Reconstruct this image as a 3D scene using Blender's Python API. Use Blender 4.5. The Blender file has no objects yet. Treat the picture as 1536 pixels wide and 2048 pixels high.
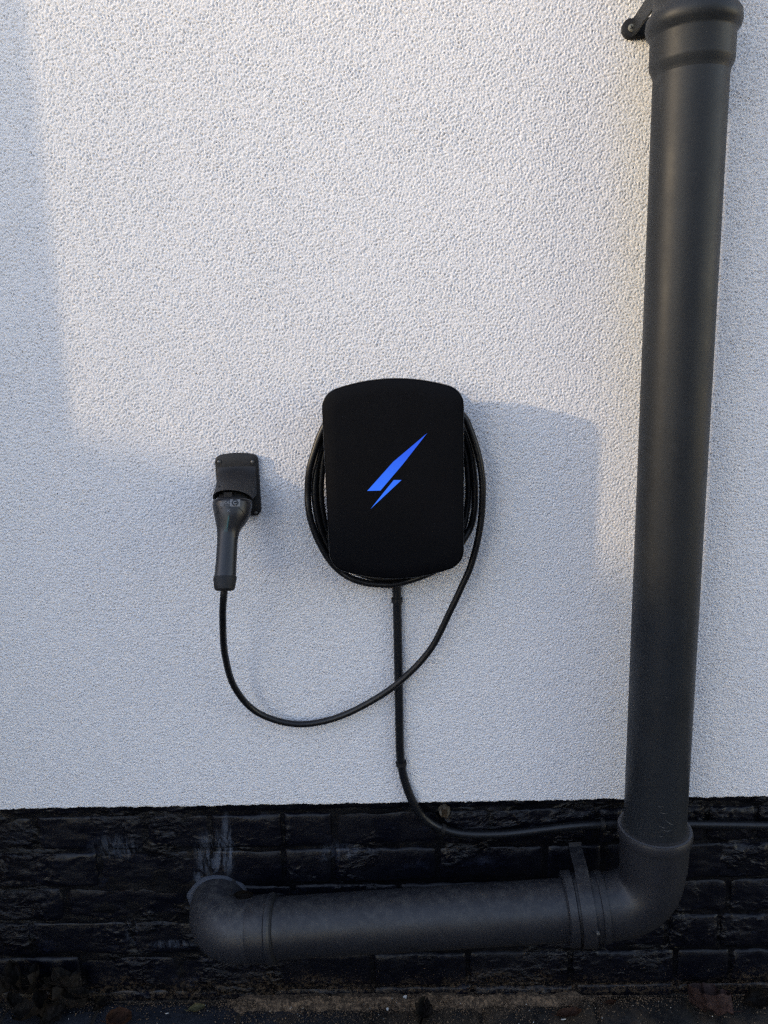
import bpy, math, random
from mathutils import Vector, Matrix, noise
random.seed(7)
R = math.radians
S = bpy.context.scene
COL = S.collection

# ------------------------------------------------------------------ camera, light, exposure
cam_d = bpy.data.cameras.new('camera'); cam = bpy.data.objects.new('camera', cam_d); COL.objects.link(cam)
cam_d.sensor_fit = 'HORIZONTAL'; cam_d.sensor_width = 36.0; cam_d.lens = 36.0 * 1540 / 1536
cam_d.clip_start = 0.02; cam_d.clip_end = 200
CX = Vector((0.9994976, -0.02410378, -0.02058029))      # world x axis seen in (right, down, forward)
CD = Vector((0.02776355, 0.97905817, 0.20167865))       # world down axis seen the same way
CY = CX.cross(CD)
CP = Vector((0, -1.38, 1.34))
right = Vector((CX[0], CY[0], -CD[0])); down = Vector((CX[1], CY[1], -CD[1])); fwd = Vector((CX[2], CY[2], -CD[2]))
M3 = Matrix((right, -down, -fwd)).transposed()
cam.matrix_world = Matrix.Translation(CP) @ M3.to_4x4()
S.camera = cam

SUN = Vector((0.25, 0.10, -0.070)).normalized()         # the way the light travels
w = bpy.data.worlds.new('World'); S.world = w; w.use_nodes = True
nt = w.node_tree; nt.nodes.clear()
sky = nt.nodes.new('ShaderNodeTexSky'); sky.sky_type = 'NISHITA'; sky.sun_disc = False
sky.sun_elevation = math.asin(-SUN.z); sky.sun_rotation = math.atan2(-SUN.x, -SUN.y)
sky.air_density = 1.0; sky.dust_density = 0.2; sky.ozone_density = 0.4; sky.altitude = 50
bg = nt.nodes.new('ShaderNodeBackground'); bg.inputs[1].default_value = 0.15
wo = nt.nodes.new('ShaderNodeOutputWorld')
nt.links.new(sky.outputs[0], bg.inputs[0]); nt.links.new(bg.outputs[0], wo.inputs[0])
sl = bpy.data.lights.new('sun', 'SUN'); sl.energy = 0.50; sl.angle = R(1.6); sl.color = (1.0, 0.88, 0.56)
so = bpy.data.objects.new('sun', sl); COL.objects.link(so); so.location = (-3, -2, 3)
so.rotation_euler = SUN.to_track_quat('-Z', 'Y').to_euler()
S.view_settings.view_transform = 'Standard'; S.view_settings.look = 'None'
S.cycles.use_denoising = False; S.cycles.filter_width = 1.35; S.cycles.sample_clamp_indirect = 4
S.view_settings.gamma = 1; S.view_settings.use_curve_mapping = False
S.view_settings.exposure = 2.00
S.view_settings.use_white_balance = True; S.view_settings.white_balance_temperature = 7350; S.view_settings.white_balance_tint = 22


def at(px, py, Y):
    """point on the plane y = Y seen at photograph pixel (px, py)"""
    r = Vector(((px - 768) / 1540, (py - 1024) / 1540, 1.0))
    d = Vector((r.dot(CX), r.dot(CY), -r.dot(CD)))
    return CP + d * ((Y - CP.y) / d.y)


# ------------------------------------------------------------------ helpers
def link(name, me, mat=None, parent=None, sharp=35, smooth=True):
    if mat is not None: me.materials.append(mat)
    if smooth:
        me.polygons.foreach_set('use_smooth', [True] * len(me.polygons))
        if sharp: me.set_sharp_from_angle(angle=R(sharp))
    o = bpy.data.objects.new(name, me); COL.objects.link(o)
    if parent: o.parent = parent
    return o


def tag(o, label=None, cat=None, group=None, kind=None):
    if label: o['label'] = label
    if cat: o['category'] = cat
    if group: o['group'] = group
    if kind: o['kind'] = kind
    return o


def thing(name, label, cat, group=None):
    o = bpy.data.objects.new(name, None); COL.objects.link(o); o.empty_display_size = 0.05
    return tag(o, label, cat, group)


class MB:
    def __init__(s): s.v = []; s.f = []
    def loft(s, rings, cap0=True, cap1=True, closed=True):
        n = len(rings[0]); b = len(s.v)
        for r in rings: s.v += [tuple(p) for p in r]
        for i in range(len(rings) - 1):
            for j in range(n if closed else n - 1):
                a = b + i * n + j; c = b + i * n + (j + 1) % n
                s.f.append((a, c, c + n, a + n))
        if cap0: s.f.append(tuple(b + j for j in reversed(range(n))))
        if cap1: s.f.append(tuple(b + (len(rings) - 1) * n + j for j in range(n)))
        return s
    def box(s, a, b):
        x0, y0, z0 = a; x1, y1, z1 = b; k = len(s.v)
        s.v += [(x0, y0, z0), (x1, y0, z0), (x1, y1, z0), (x0, y1, z0), (x0, y0, z1), (x1, y0, z1), (x1, y1, z1), (x0, y1, z1)]
        for q in ((3, 2, 1, 0), (4, 5, 6, 7), (0, 1, 5, 4), (1, 2, 6, 5), (2, 3, 7, 6), (3, 0, 4, 7)):
            s.f.append(tuple(k + i for i in q))
        return s
    def mesh(s, name='mesh'):
        me = bpy.data.meshes.new(name); me.from_pydata(s.v, [], s.f); me.validate(); me.update()
        import bmesh
        bm = bmesh.new(); bm.from_mesh(me); bmesh.ops.recalc_face_normals(bm, faces=bm.faces); bm.to_mesh(me); bm.free()
        return me


def frames(path):
    """tangent and two normals at each point, parallel transported"""
    P = [Vector(p) for p in path]; out = []; u = None
    for i, p in enumerate(P):
        t = (P[min(i + 1, len(P) - 1)] - P[max(i - 1, 0)]).normalized()
        if u is None:
            u = t.cross(Vector((0, 1, 0)) if abs(t.y) < 0.9 else Vector((1, 0, 0))).normalized()
        u = (u - t * u.dot(t)).normalized()
        out.append((p, t, u, t.cross(u)))
    return out


def tube_rings(path, radii, n=24):
    fr = frames(path); rings = []
    for i, (p, t, u, v) in enumerate(fr):
        r = radii[i] if hasattr(radii, '__len__') else radii
        rings.append([p + (u * math.cos(a) + v * math.sin(a)) * r for a in [2 * math.pi * k / n for k in range(n)]])
    return rings


def spline(pts, step=0.006):
    P = [Vector(p) for p in pts]; P = [P[0] * 2 - P[1]] + P + [P[-1] * 2 - P[-2]]; out = []
    for i in range(1, len(P) - 2):
        a, b, c, d = P[i - 1:i + 3]; m = max(2, int((c - b).length / step))
        for k in range(m):
            t = k / m
            out.append(0.5 * ((2 * b) + (c - a) * t + (2 * a - 5 * b + 4 * c - d) * t * t + (3 * b - a - 3 * c + d) * t ** 3))
    out.append(P[-2]); return out


def lathe(o, axis, prof, n=48, name='mesh'):
    """prof = [(distance along axis, radius)] revolved round the line from o along axis"""
    axis = Vector(axis).normalized(); u = axis.orthogonal().normalized(); v = axis.cross(u); o = Vector(o)
    return [[o + axis * h + (u * math.cos(a) + v * math.sin(a)) * r for a in [2 * math.pi * k / n for k in range(n)]] for h, r in prof]


# ------------------------------------------------------------------ materials
class N:
    def __init__(s, name):
        s.m = bpy.data.materials.new(name); s.m.use_nodes = True; s.t = s.m.node_tree
        s.b = s.t.nodes['Principled BSDF']; s.tc = s.t.nodes.new('ShaderNodeTexCoord')
    def n(s, kind, **kw):
        x = s.t.nodes.new(kind)
        for k, v in kw.items(): setattr(x, k, v)
        return x
    def l(s, a, b): s.t.links.new(a, b)
    def coord(s, scale=(1, 1, 1), loc=(0, 0, 0), rot=(0, 0, 0), world=False):
        mp = s.n('ShaderNodeMapping'); mp.inputs['Scale'].default_value = scale
        mp.inputs['Location'].default_value = loc; mp.inputs['Rotation'].default_value = rot
        if world: s.l(s.n('ShaderNodeNewGeometry').outputs['Position'], mp.inputs[0])
        else: s.l(s.tc.outputs['Object'], mp.inputs[0])
        return mp.outputs[0]
    def noise(s, scale, detail=3, rough=0.5, co=None, dist=0.0):
        x = s.n('ShaderNodeTexNoise'); x.inputs['Scale'].default_value = scale; x.inputs['Detail'].default_value = detail
        x.inputs['Roughness'].default_value = rough; x.inputs['Distortion'].default_value = dist
        s.l(co if co is not None else s.tc.outputs['Object'], x.inputs['Vector']); return x.outputs[0]
    def voro(s, scale, co=None, feature='F1', smooth=None, out=0):
        x = s.n('ShaderNodeTexVoronoi', feature=feature); x.inputs['Scale'].default_value = scale
        if smooth is not None: x.inputs['Smoothness'].default_value = smooth
        s.l(co if co is not None else s.tc.outputs['Object'], x.inputs['Vector']); return x.outputs[out]
    def rng(s, v, a, b, c=0.0, d=1.0, smooth=True):
        x = s.n('ShaderNodeMapRange', interpolation_type='SMOOTHSTEP' if smooth else 'LINEAR')
        for i, q in enumerate((a, b, c, d)): x.inputs[i + 1].default_value = q
        s.l(v, x.inputs[0]); return x.outputs[0]
    def math(s, op, a, b=None):
        x = s.n('ShaderNodeMath', operation=op)
        for i, q in enumerate((a, b)):
            if q is None: continue
            if isinstance(q, (int, float)): x.inputs[i].default_value = q
            else: s.l(q, x.inputs[i])
        return x.outputs[0]
    def mix(s, f, a, b):
        x = s.n('ShaderNodeMix', data_type='RGBA')
        for i, q in ((0, f), (6, a), (7, b)):
            if isinstance(q, (int, float)): x.inputs[i].default_value = q
            elif isinstance(q, tuple): x.inputs[i].default_value = (*q, 1)
            else: s.l(q, x.inputs[i])
        return x.outputs[2]
    def bump(s, h, dist, strength=1.0, prev=None):
        x = s.n('ShaderNodeBump'); x.inputs['Distance'].default_value = dist; x.inputs['Strength'].default_value = strength
        s.l(h, x.inputs['Height'])
        if prev is not None: s.l(prev, x.inputs['Normal'])
        return x.outputs[0]
    def set(s, color=None, rough=None, normal=None, spec=None, metal=None):
        for k, q in (('Base Color', color), ('Roughness', rough), ('Normal', normal), ('Specular IOR Level', spec), ('Metallic', metal)):
            if q is None: continue
            if isinstance(q, (int, float)): s.b.inputs[k].default_value = q
            elif isinstance(q, tuple): s.b.inputs[k].default_value = (*q, 1)
            else: s.l(q, s.b.inputs[k])
        return s.m


def mat_render():
    m = N('white_textured_render')
    n1 = m.bump(m.noise(520, 3, 0.6), 0.0007, 1.0)
    base = m.mix(m.rng(m.noise(2.2, 4, 0.6), 0.3, 0.7), (0.720, 0.708, 0.718), (0.740, 0.728, 0.737))
    col = m.mix(m.rng(m.noise(420, 3, 0.6), 0.30, 0.46), (0.60, 0.59, 0.595), base)
    # faint ochre tint in a band beside the pipe, stronger higher up
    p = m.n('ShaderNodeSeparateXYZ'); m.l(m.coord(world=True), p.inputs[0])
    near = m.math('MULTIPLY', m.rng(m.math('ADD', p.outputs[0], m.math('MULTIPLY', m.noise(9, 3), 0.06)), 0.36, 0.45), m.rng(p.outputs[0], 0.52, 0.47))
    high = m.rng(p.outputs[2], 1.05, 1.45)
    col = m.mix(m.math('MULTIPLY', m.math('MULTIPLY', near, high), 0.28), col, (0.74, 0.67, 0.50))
    return m.set(color=col, rough=0.93, normal=n1, spec=0.15)


def mat_black_brick(name, base=(0.0014, 0.0018, 0.0046), dirt=True):
    m = N(name)
    co = m.coord(scale=(1, 1, 1.7), world=True); cw = m.coord(world=True)
    flake = m.noise(30, 4, 0.58, co, dist=0.6)
    chips = m.voro(44, m.coord(scale=(0.6, 1, 1.5), world=True), feature='SMOOTH_F1', smooth=0.35)
    fine = m.noise(260, 3, 0.6, cw)
    patch = m.rng(m.noise(6.5, 4, 0.65, cw), 0.47, 0.66)
    h = m.math('ADD', m.math('MULTIPLY', flake, m.rng(patch, 0, 1, 0.22, 1.5)), m.math('MULTIPLY', m.math('MULTIPLY', chips, patch), -0.5))
    n1 = m.bump(h, 0.0085, 1.0); n2 = m.bump(fine, 0.0007, 0.8, prev=n1)
    scuff = m.math('MULTIPLY', m.rng(m.noise(16, 6, 0.72, co), 0.56, 0.74), 0.45)
    col = m.mix(scuff, base, (0.014, 0.018, 0.034))
    # pale smears of thin paint at known places on the wall
    p = m.n('ShaderNodeSeparateXYZ'); m.l(cw, p.inputs[0])
    streak = m.rng(m.noise(30, 5, 0.7, m.coord(scale=(2.0, 1, 0.5), world=True), dist=0.8), 0.42, 0.60)
    for (x, z, rx, rz, k) in ((-0.395, 0.345, 0.040, 0.055, 1.0), (-0.367, 0.375, 0.012, 0.06, 0.8), (-0.585, 0.165, 0.014, 0.034, 0.9), (-0.430, 0.255, 0.016, 0.07, 0.9),
                             (-0.50, 0.135, 0.05, 0.010, 0.7), (-0.600, 0.365, 0.05, 0.03, 0.55), (-0.15, 0.345, 0.05, 0.02, 0.4)):
        dx = m.math('DIVIDE', m.math('SUBTRACT', p.outputs[0], x), rx); dz = m.math('DIVIDE', m.math('SUBTRACT', p.outputs[2], z), rz)
        d = m.math('SQRT', m.math('ADD', m.math('MULTIPLY', dx, dx), m.math('MULTIPLY', dz, dz)))
        k2 = m.math('MULTIPLY', m.math('MULTIPLY', m.rng(d, 0.55, 1.25, 1, 0), streak), 0.75 * k)
        col = m.mix(k2, col, (0.075, 0.090, 0.118))
    speck = m.math('MULTIPLY', m.rng(m.voro(240, cw), 0.10, 0.05), m.rng(m.noise(18, 3, 0.6, cw), 0.52, 0.66))
    col = m.mix(m.math('MULTIPLY', speck, 0.8), col, (0.13, 0.125, 0.12))
    if dirt:
        low = m.rng(m.math('ADD', p.outputs[2], m.math('MULTIPLY', m.noise(12, 4, 0.6, cw), -0.13)), -0.005, -0.045)
        gr = m.rng(m.noise(120, 4, 0.75, cw), 0.46, 0.60)
        col = m.mix(m.math('MULTIPLY', low, gr), col, (0.042, 0.030, 0.021))
    rough = m.rng(m.noise(22, 4, 0.6, cw), 0.3, 0.7, 0.30, 0.50)
    return m.set(color=col, rough=rough, normal=n2, spec=0.30)


def mat_plastic(name, col, rough=0.45, spec=0.5, grain=0.0, dust=0.0, scale=900, streak=False):
    m = N(name)
    c = m.mix(m.rng(m.noise(11, 5, 0.65), 0.3, 0.75), tuple(q * 0.85 for q in col), tuple(q * 1.15 for q in col))
    if dust:
        g = m.n('ShaderNodeNewGeometry'); s = m.n('ShaderNodeSeparateXYZ'); m.l(g.outputs['Normal'], s.inputs[0])
        up = m.rng(s.outputs[2], -0.1, 0.9)
        dm = m.math('MULTIPLY', m.math('MULTIPLY', m.rng(m.noise(55, 6, 0.75), 0.42, 0.68), up), dust)
        c = m.mix(dm, c, (0.06, 0.058, 0.055))
        sp = m.math('MULTIPLY', m.rng(m.voro(170), 0.095, 0.05), m.rng(m.noise(14, 3), 0.56, 0.68))
        c = m.mix(m.math('MULTIPLY', sp, min(1, dust * 4)), c, (0.16, 0.155, 0.145))
    sc_ = m.math('MULTIPLY', m.rng(m.noise(20, 7, 0.75, m.coord(scale=(1, 1, 0.55), rot=(0, 0.4, 0))), 0.58, 0.76), 0.32 if dust else 0.1)
    c = m.mix(sc_, c, tuple(q * 2.2 + 0.012 for q in col))
    r = m.rng(m.noise(8, 5, 0.7), 0.3, 0.7, rough * 0.88, rough * 1.14)
    nn = None
    if grain: nn = m.bump(m.noise(scale, 2, 0.6), grain, 1.0)
    nn = m.bump(m.noise(6, 3, 0.5), 0.0022, 0.5, prev=nn)
    return m.set(color=c, rough=r, normal=nn, spec=spec)


M = {}
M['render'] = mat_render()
M['brick'] = mat_black_brick('black_painted_brick')
M['mortar'] = mat_black_brick('black_painted_mortar', (0.0012, 0.0014, 0.0026))
M['pipe'] = mat_plastic('charcoal_pipe_plastic', (0.0125, 0.0147, 0.0175), 0.46, 0.26, 0.00003, 0.15)
M['low_pipe'] = mat_plastic('dusty_charcoal_pipe_plastic', (0.0112, 0.0118, 0.0152), 0.46, 0.42, 0.00004, 0.4)
M['bend'] = mat_plastic('dust_covered_bend_plastic', (0.0150, 0.0156, 0.0195), 0.5, 0.45, 0.00010, 0.7)
M['rubber'] = mat_plastic('black_rubber', (0.009, 0.009, 0.010), 0.6, 0.3, 0.0001, 0.1)
M['lid'] = mat_plastic('matt_black_lid', (0.0014, 0.0016, 0.0028), 0.66, 0.10, 0.00010)
M['rim'] = mat_plastic('satin_black_rim', (0.006, 0.0065, 0.008), 0.30, 0.5)
M['case'] = mat_plastic('black_case', (0.006, 0.006, 0.007), 0.40, 0.35, 0.00008)
M['cable'] = mat_plastic('black_cable_sheath', (0.006, 0.006, 0.007), 0.36, 0.38, 0.00008)
M['conduit'] = mat_plastic('black_supply_sheath', (0.005, 0.006, 0.008), 0.34, 0.40, 0.00008, 0.1)
M['holster'] = mat_plastic('charcoal_moulded_plastic', (0.010, 0.010, 0.0115), 0.55, 0.35, 0.00004)
M['grip'] = mat_plastic('satin_charcoal_grip', (0.0115, 0.012, 0.0145), 0.38, 0.45, 0.00005)
M['hollow'] = N('deep_black').set(color=(0.004, 0.004, 0.005), rough=0.7)
M['steel'] = N('dull_zinc').set(color=(0.20, 0.19, 0.155), rough=0.5, metal=0.6)
M['cop'] = N('grey_coping').set(color=(0.30, 0.29, 0.28), rough=0.9)
M['worn'] = N('worn_plastic_edge').set(color=(0.055, 0.056, 0.062), rough=0.5)
M['sealant'] = mat_leaf('grey_sealant', (0.018, 0.022, 0.030), (0.075, 0.085, 0.105)) if 'mat_leaf' in globals() else N('grey_sealant').set(color=(0.050, 0.058, 0.074), rough=0.6)
M['dull'] = N('dark_screw').set(color=(0.10, 0.10, 0.10), rough=0.4, metal=0.5)
M['label'] = N('grey_print').set(color=(0.055, 0.060, 0.066), rough=0.5)
M['print'] = N('pale_print').set(color=(0.14, 0.145, 0.155), rough=0.5)
M['dark_print'] = N('dark_print').set(color=(0.008, 0.009, 0.012), rough=0.5)
M['teal'] = N('dark_teal_inlay').set(color=(0.004, 0.026, 0.030), rough=0.4)
M['teal_line'] = N('teal_print').set(color=(0.04, 0.14, 0.14), rough=0.4)
M['scratch'] = N('pale_scratch').set(color=(0.09, 0.088, 0.085), rough=0.7)
b = N('blue_backlit_diffuser')
b.set(color=(0.005, 0.02, 0.12), rough=0.5, spec=0.2)
gx = b.n('ShaderNodeSeparateXYZ'); b.l(b.coord(world=True), gx.inputs[0])
b.b.inputs['Emission Strength'].default_value = 0.26
b.l(b.mix(b.math('ADD', b.math('MULTIPLY', b.rng(gx.outputs[2], 1.08, 1.21), 0.7), b.math('MULTIPLY', b.noise(26, 3), 0.35)), (0.012, 0.19, 1.0), (0.008, 0.075, 0.72)), b.b.inputs['Emission Color'])
M['blue'] = b.m


def mat_ground():
    m = N('dark_damp_paving')
    cw = m.coord(world=True); p = m.n('ShaderNodeSeparateXYZ'); m.l(cw, p.inputs[0])
    side = m.rng(m.math('ADD', p.outputs[0], m.math('MULTIPLY', m.noise(6, 4, 0.6, cw), 0.35)), -0.15, 0.12)
    a = m.mix(m.rng(m.noise(30, 4, 0.6, cw), 0.35, 0.7), (0.011, 0.014, 0.020), (0.014, 0.017, 0.024))
    c = m.mix(m.rng(m.noise(60, 6, 0.7, cw), 0.4, 0.65), (0.009, 0.009, 0.010), (0.020, 0.018, 0.016))
    col = m.mix(side, a, c)
    dirt = m.math('MULTIPLY', m.rng(m.noise(9, 6, 0.72, cw), 0.46, 0.62), m.rng(p.outputs[0], -0.42, -0.28))
    col = m.mix(m.math('MULTIPLY', dirt, 0.75), col, (0.055, 0.038, 0.025))
    lime = m.math('MULTIPLY', m.rng(m.noise(20, 6, 0.75, cw, dist=1.5), 0.56, 0.66), side)
    col = m.mix(m.math('MULTIPLY', lime, 0.45), col, (0.060, 0.054, 0.047))
    h = m.math('ADD', m.noise(45, 5, 0.65, cw), m.math('MULTIPLY', m.noise(260, 3, 0.6, cw), 0.3))
    return m.set(color=col, rough=m.rng(m.noise(15, 3, 0.5, cw), 0.3, 0.7, 0.45, 0.8), normal=m.bump(h, 0.004, 0.7), spec=0.35)


M['slab'] = mat_ground()
m = N('dark_soil'); M['soil'] = m.set(color=m.mix(m.rng(m.noise(90, 5, 0.7), 0.4, 0.65), (0.010, 0.008, 0.006), (0.030, 0.021, 0.014)), rough=0.95, normal=m.bump(m.noise(150, 5, 0.7), 0.006, 1.0))
m = N('brown_grit'); M['grit'] = m.set(color=m.mix(m.rng(m.noise(160, 3, 0.7), 0.4, 0.65), (0.042, 0.027, 0.017), (0.17, 0.112, 0.070)), rough=0.95)
def mat_leaf(name, a, c):
    m = N(name)
    return m.set(color=m.mix(m.rng(m.noise(70, 5, 0.7), 0.35, 0.68), a, c), rough=0.7, spec=0.2, normal=m.bump(m.noise(160, 4, 0.6), 0.003, 0.8))
M['leaf_red'] = mat_leaf('red_brown_leaf', (0.022, 0.011, 0.010), (0.044, 0.024, 0.021))
M['leaf_brown'] = mat_leaf('dark_brown_leaf', (0.004, 0.003, 0.002), (0.012, 0.008, 0.006))
M['leaf_rust'] = mat_leaf('rust_leaf', (0.022, 0.009, 0.005), (0.045, 0.018, 0.010))
M['leaf_olive'] = mat_leaf('olive_yellow_leaf', (0.045, 0.042, 0.020), (0.085, 0.078, 0.040))
M['chip'] = N('white_paint_flake').set(color=(0.42, 0.42, 0.41), rough=0.7)
M['beige'] = mat_leaf('torn_mortar', (0.05, 0.041, 0.032), (0.12, 0.10, 0.075))
M['wood'] = mat_leaf('brown_wood', (0.022, 0.014, 0.008), (0.045, 0.030, 0.016))
m = N('weathered_timber'); M['timber'] = m.set(color=m.mix(m.noise(30, 4, 0.6, m.coord(scale=(1, 1, 0.1))), (0.12, 0.085, 0.06), (0.24, 0.18, 0.13)), rough=0.8, normal=m.bump(m.noise(60, 4, 0.6, m.coord(scale=(1, 1, 0.08))), 0.003))

# ------------------------------------------------------------------ ground
PF = 0.016                                      # plane of the brick faces
g = MB().box((-30, -40, -0.30), (30, 0.30, -0.030)).mesh(); tag(link('ground', g, M['soil'], smooth=False), kind='structure')
pav = bpy.data.objects.new('pavement', None); COL.objects.link(pav); tag(pav, kind='structure')


def rough_block(x0, x1, y0, y1, z0, z1, nu, nv, face, amp, seed, edge=0.004):
    """block whose outer face ('front' = towards -y, 'top' = +z) is a displaced, worn-edged grid"""
    mb = MB(); rows = []
    for j in range(nv + 1):
        row = []
        for i in range(nu + 1):
            s, t = i / nu, j / nv
            if nu < 20 and i in (1, nu - 1): s = 0.05 if i == 1 else 0.95
            if nu < 20 and j in (1, nv - 1): t = 0.06 if j == 1 else 0.94
            e = i in (0, nu) or j in (0, nv); c = i in (0, nu) and j in (0, nv)
            q = Vector((s * 9 * (x1 - x0) + seed * 3.1, t * 6 * (x1 - x0), seed * 7.7))
            d = amp * (1.25 * noise.noise(q * 2.0) + 0.6 * noise.noise(q * 5.3) + ((0.45 * noise.noise(Vector((q.x * 6, q.y * 12, q.z))) + 0.26 * noise.noise(Vector((q.x * 14, q.y * 26, q.z)))) if face == 'front' else 0)) - ((edge if e else 0) + (edge * 0.8 if c else 0) if nu < 20 else edge * 1.5 * math.exp(-(min(s, 1 - s) * (x1 - x0) / 0.0045)) + edge * (1.3 + 1.4 * noise.noise(q * 1.7 + Vector((9, 2, 4)))) * math.exp(-(min(t, 1 - t) * (z1 - z0) / 0.006)))
            jx = (0.0032 if face == 'front' else 0.0016) * noise.noise(q * 3.2 + Vector((5, 5, 5))) if e else 0
            x = x0 + (x1 - x0) * s + jx
            if face == 'front': row.append(Vector((x, y0 - d, z0 + (z1 - z0) * t + jx)))
            else: row.append(Vector((x, y0 + (y1 - y0) * t + jx, z1 + d)))
        rows.append(row)
    n = nu + 1; mb.v = [tuple(p) for r in rows for p in r]
    for j in range(nv):
        for i in range(nu):
            a = j * n + i; mb.f.append((a, a + 1, a + n + 1, a + n))
    rim = [i for i in range(n)] + [j * n + nu for j in range(1, nv + 1)] + [nv * n + i for i in reversed(range(nu))] + [j * n for j in reversed(range(1, nv))]
    k = len(mb.v)
    for i in rim:
        x, y, z = mb.v[i]
        mb.v.append((x, y1, z) if face == 'front' else (x, y, z0))
    m_ = len(rim)
    for i in range(m_): mb.f.append((rim[i], k + i, k + (i + 1) % m_, rim[(i + 1) % m_]))
    return mb.mesh()


def jointpx(px): return at(px, 2015, -0.02).x
edges = [-2.6, -2.3, -2.0, -1.7, -1.4, -1.1, -0.86, jointpx(188), jointpx(480), jointpx(735), jointpx(960), jointpx(1190), jointpx(1385), 0.82, 1.03, 1.25, 1.5]
link('joint_sand', MB().box((-2.7, 0.012 - 0.94, -0.029), (1.7, 0.034, -0.0050)).mesh(), M['soil'], pav, smooth=False)
for row in range(4):
    y1 = 0.012 - row * 0.235; y0 = y1 - 0.225
    off = 0.11 * (row % 2)
    for i in range(len(edges) - 1):
        me = rough_block(edges[i] + 0.004 + off, edges[i + 1] - 0.004 + off, y0, y1, -0.03, random.uniform(-0.003, 0.001), 8, 8, 'top', 0.0020, random.random() * 50, 0.003)
        link('paving_slab', me, M['slab'], pav, sharp=0)
m = N('worn_asphalt_drive'); M['drive'] = m.set(color=m.mix(m.noise(8, 5, 0.6), (0.09, 0.09, 0.088), (0.15, 0.148, 0.145)), rough=0.9, normal=m.bump(m.noise(90, 4), 0.003))
tag(link('driveway', MB().box((-9, -9, -0.2), (9, 0.012 - 4 * 0.235 - 0.5, 0.0)).mesh(), M['drive'], smooth=False), kind='structure')
# the pavement past the courses the photograph shows
tag(link('paving', MB().box((-4.5, 0.010 - 4 * 0.235 - 0.5, -0.03), (4.5, 0.012 - 4 * 0.235, -0.004)).mesh(), M['slab'], pav, smooth=False), kind='stuff')

# ------------------------------------------------------------------ house wall
wall = thing('house_wall', 'white textured render house wall above a plinth of black painted bricks', 'wall')
ZE = 0.4640                                     # lower edge of the render coat
import numpy as np
def relief(nx, nz, step, seed):
    """sponged render: band-limited grain in metres on a grid of the given step"""
    rg = np.random.RandomState(seed); f = np.fft.rfft2(rg.standard_normal((nz, nx)))
    kz = np.fft.fftfreq(nz, step)[:, None]; kx = np.fft.rfftfreq(nx, step)[None, :]
    c, s_ = math.cos(R(32)), math.sin(R(32)); ka = kx * c + kz * s_; kb = -kx * s_ + kz * c
    k = np.sqrt((ka * 0.90) ** 2 + (kb * 1.12) ** 2)
    def band(g):
        h = np.fft.irfft2(f * g, s=(nz, nx)); return h / h.std()
    grain = band(np.where(k < 170, np.exp(-((k - 170) / 72.0) ** 2), np.exp(-((k - 170) / 125.0) ** 2)))
    mid = band(np.exp(-((k - 60) / 26.0) ** 2)); broad = band(np.exp(-(k / 4.0) ** 2)); big = band(np.exp(-(k / 9.0) ** 2))
    g_ = -np.exp(-0.42 * np.clip(grain, -3, 3)); g_ = (g_ - g_.mean()) / g_.std()
    return 0.00060 * g_ * (1 + 0.05 * np.clip(big, -2, 2)) + 0.00016 * mid + 0.00025 * broad
ST = 0.00145
xc = np.arange(-0.865, 0.7951, ST); zc = np.arange(0.0, 1.5101, ST)
xa = np.concatenate([[-4.5, -2.5, -1.4, -1.0], xc, [0.95, 1.4, 2.5, 4.5]]); za = np.concatenate([zc, [1.64, 1.9, 2.4, 3.2]])
hh_ = np.zeros((len(za), len(xa))); hh_[:len(zc), 4:4 + len(xc)] = relief(len(xc), len(zc), ST, 5)
jagv = np.array([0.0024 * noise.noise(Vector((x * 42, 1.3, 0))) + 0.0016 * noise.noise(Vector((x * 150, 4.3, 0))) for x in xa])
edge_ = [(0.022, 0.0), (0.012, -0.0006), (0.0045, 0.0002), (0.0012, 0.0018)]     # the rounded lower lip
Xg = np.tile(xa, (len(za) + 4, 1)); Zg = np.zeros_like(Xg); Yg = np.zeros_like(Xg)
for i, (yy, zz) in enumerate(edge_): Yg[i] = yy - hh_[min(i, 3)] * 0.7 * (i > 0); Zg[i] = ZE + zz + jagv
Zg[4:] = ZE + za[:, None] + 0.0036 + jagv * np.exp(-za[:, None] / 0.006); Yg[4:] = -hh_
nzg, nxg = Xg.shape
me = bpy.data.meshes.new('render_coat'); me.vertices.add(nzg * nxg); me.vertices.foreach_set('co', np.stack([Xg, Yg, Zg], -1).astype(np.float32).ravel())
ii = (np.arange(nzg - 1)[:, None] * nxg + np.arange(nxg - 1)[None, :]).ravel(); nq = len(ii)
me.loops.add(nq * 4); me.loops.foreach_set('vertex_index', np.stack([ii, ii + 1, ii + nxg + 1, ii + nxg], -1).astype(np.int32).ravel())
me.polygons.add(nq); me.polygons.foreach_set('loop_start', (np.arange(nq) * 4).astype(np.int32)); me.polygons.foreach_set('use_smooth', np.ones(nq, dtype=bool)); me.update(calc_edges=True)
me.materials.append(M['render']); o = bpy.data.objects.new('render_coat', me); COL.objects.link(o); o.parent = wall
link('wall_core', MB().box((-4.5, 0.035, -0.3), (4.5, 0.25, ZE + 3.2)).mesh(), M['mortar'], wall, smooth=False)
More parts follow.
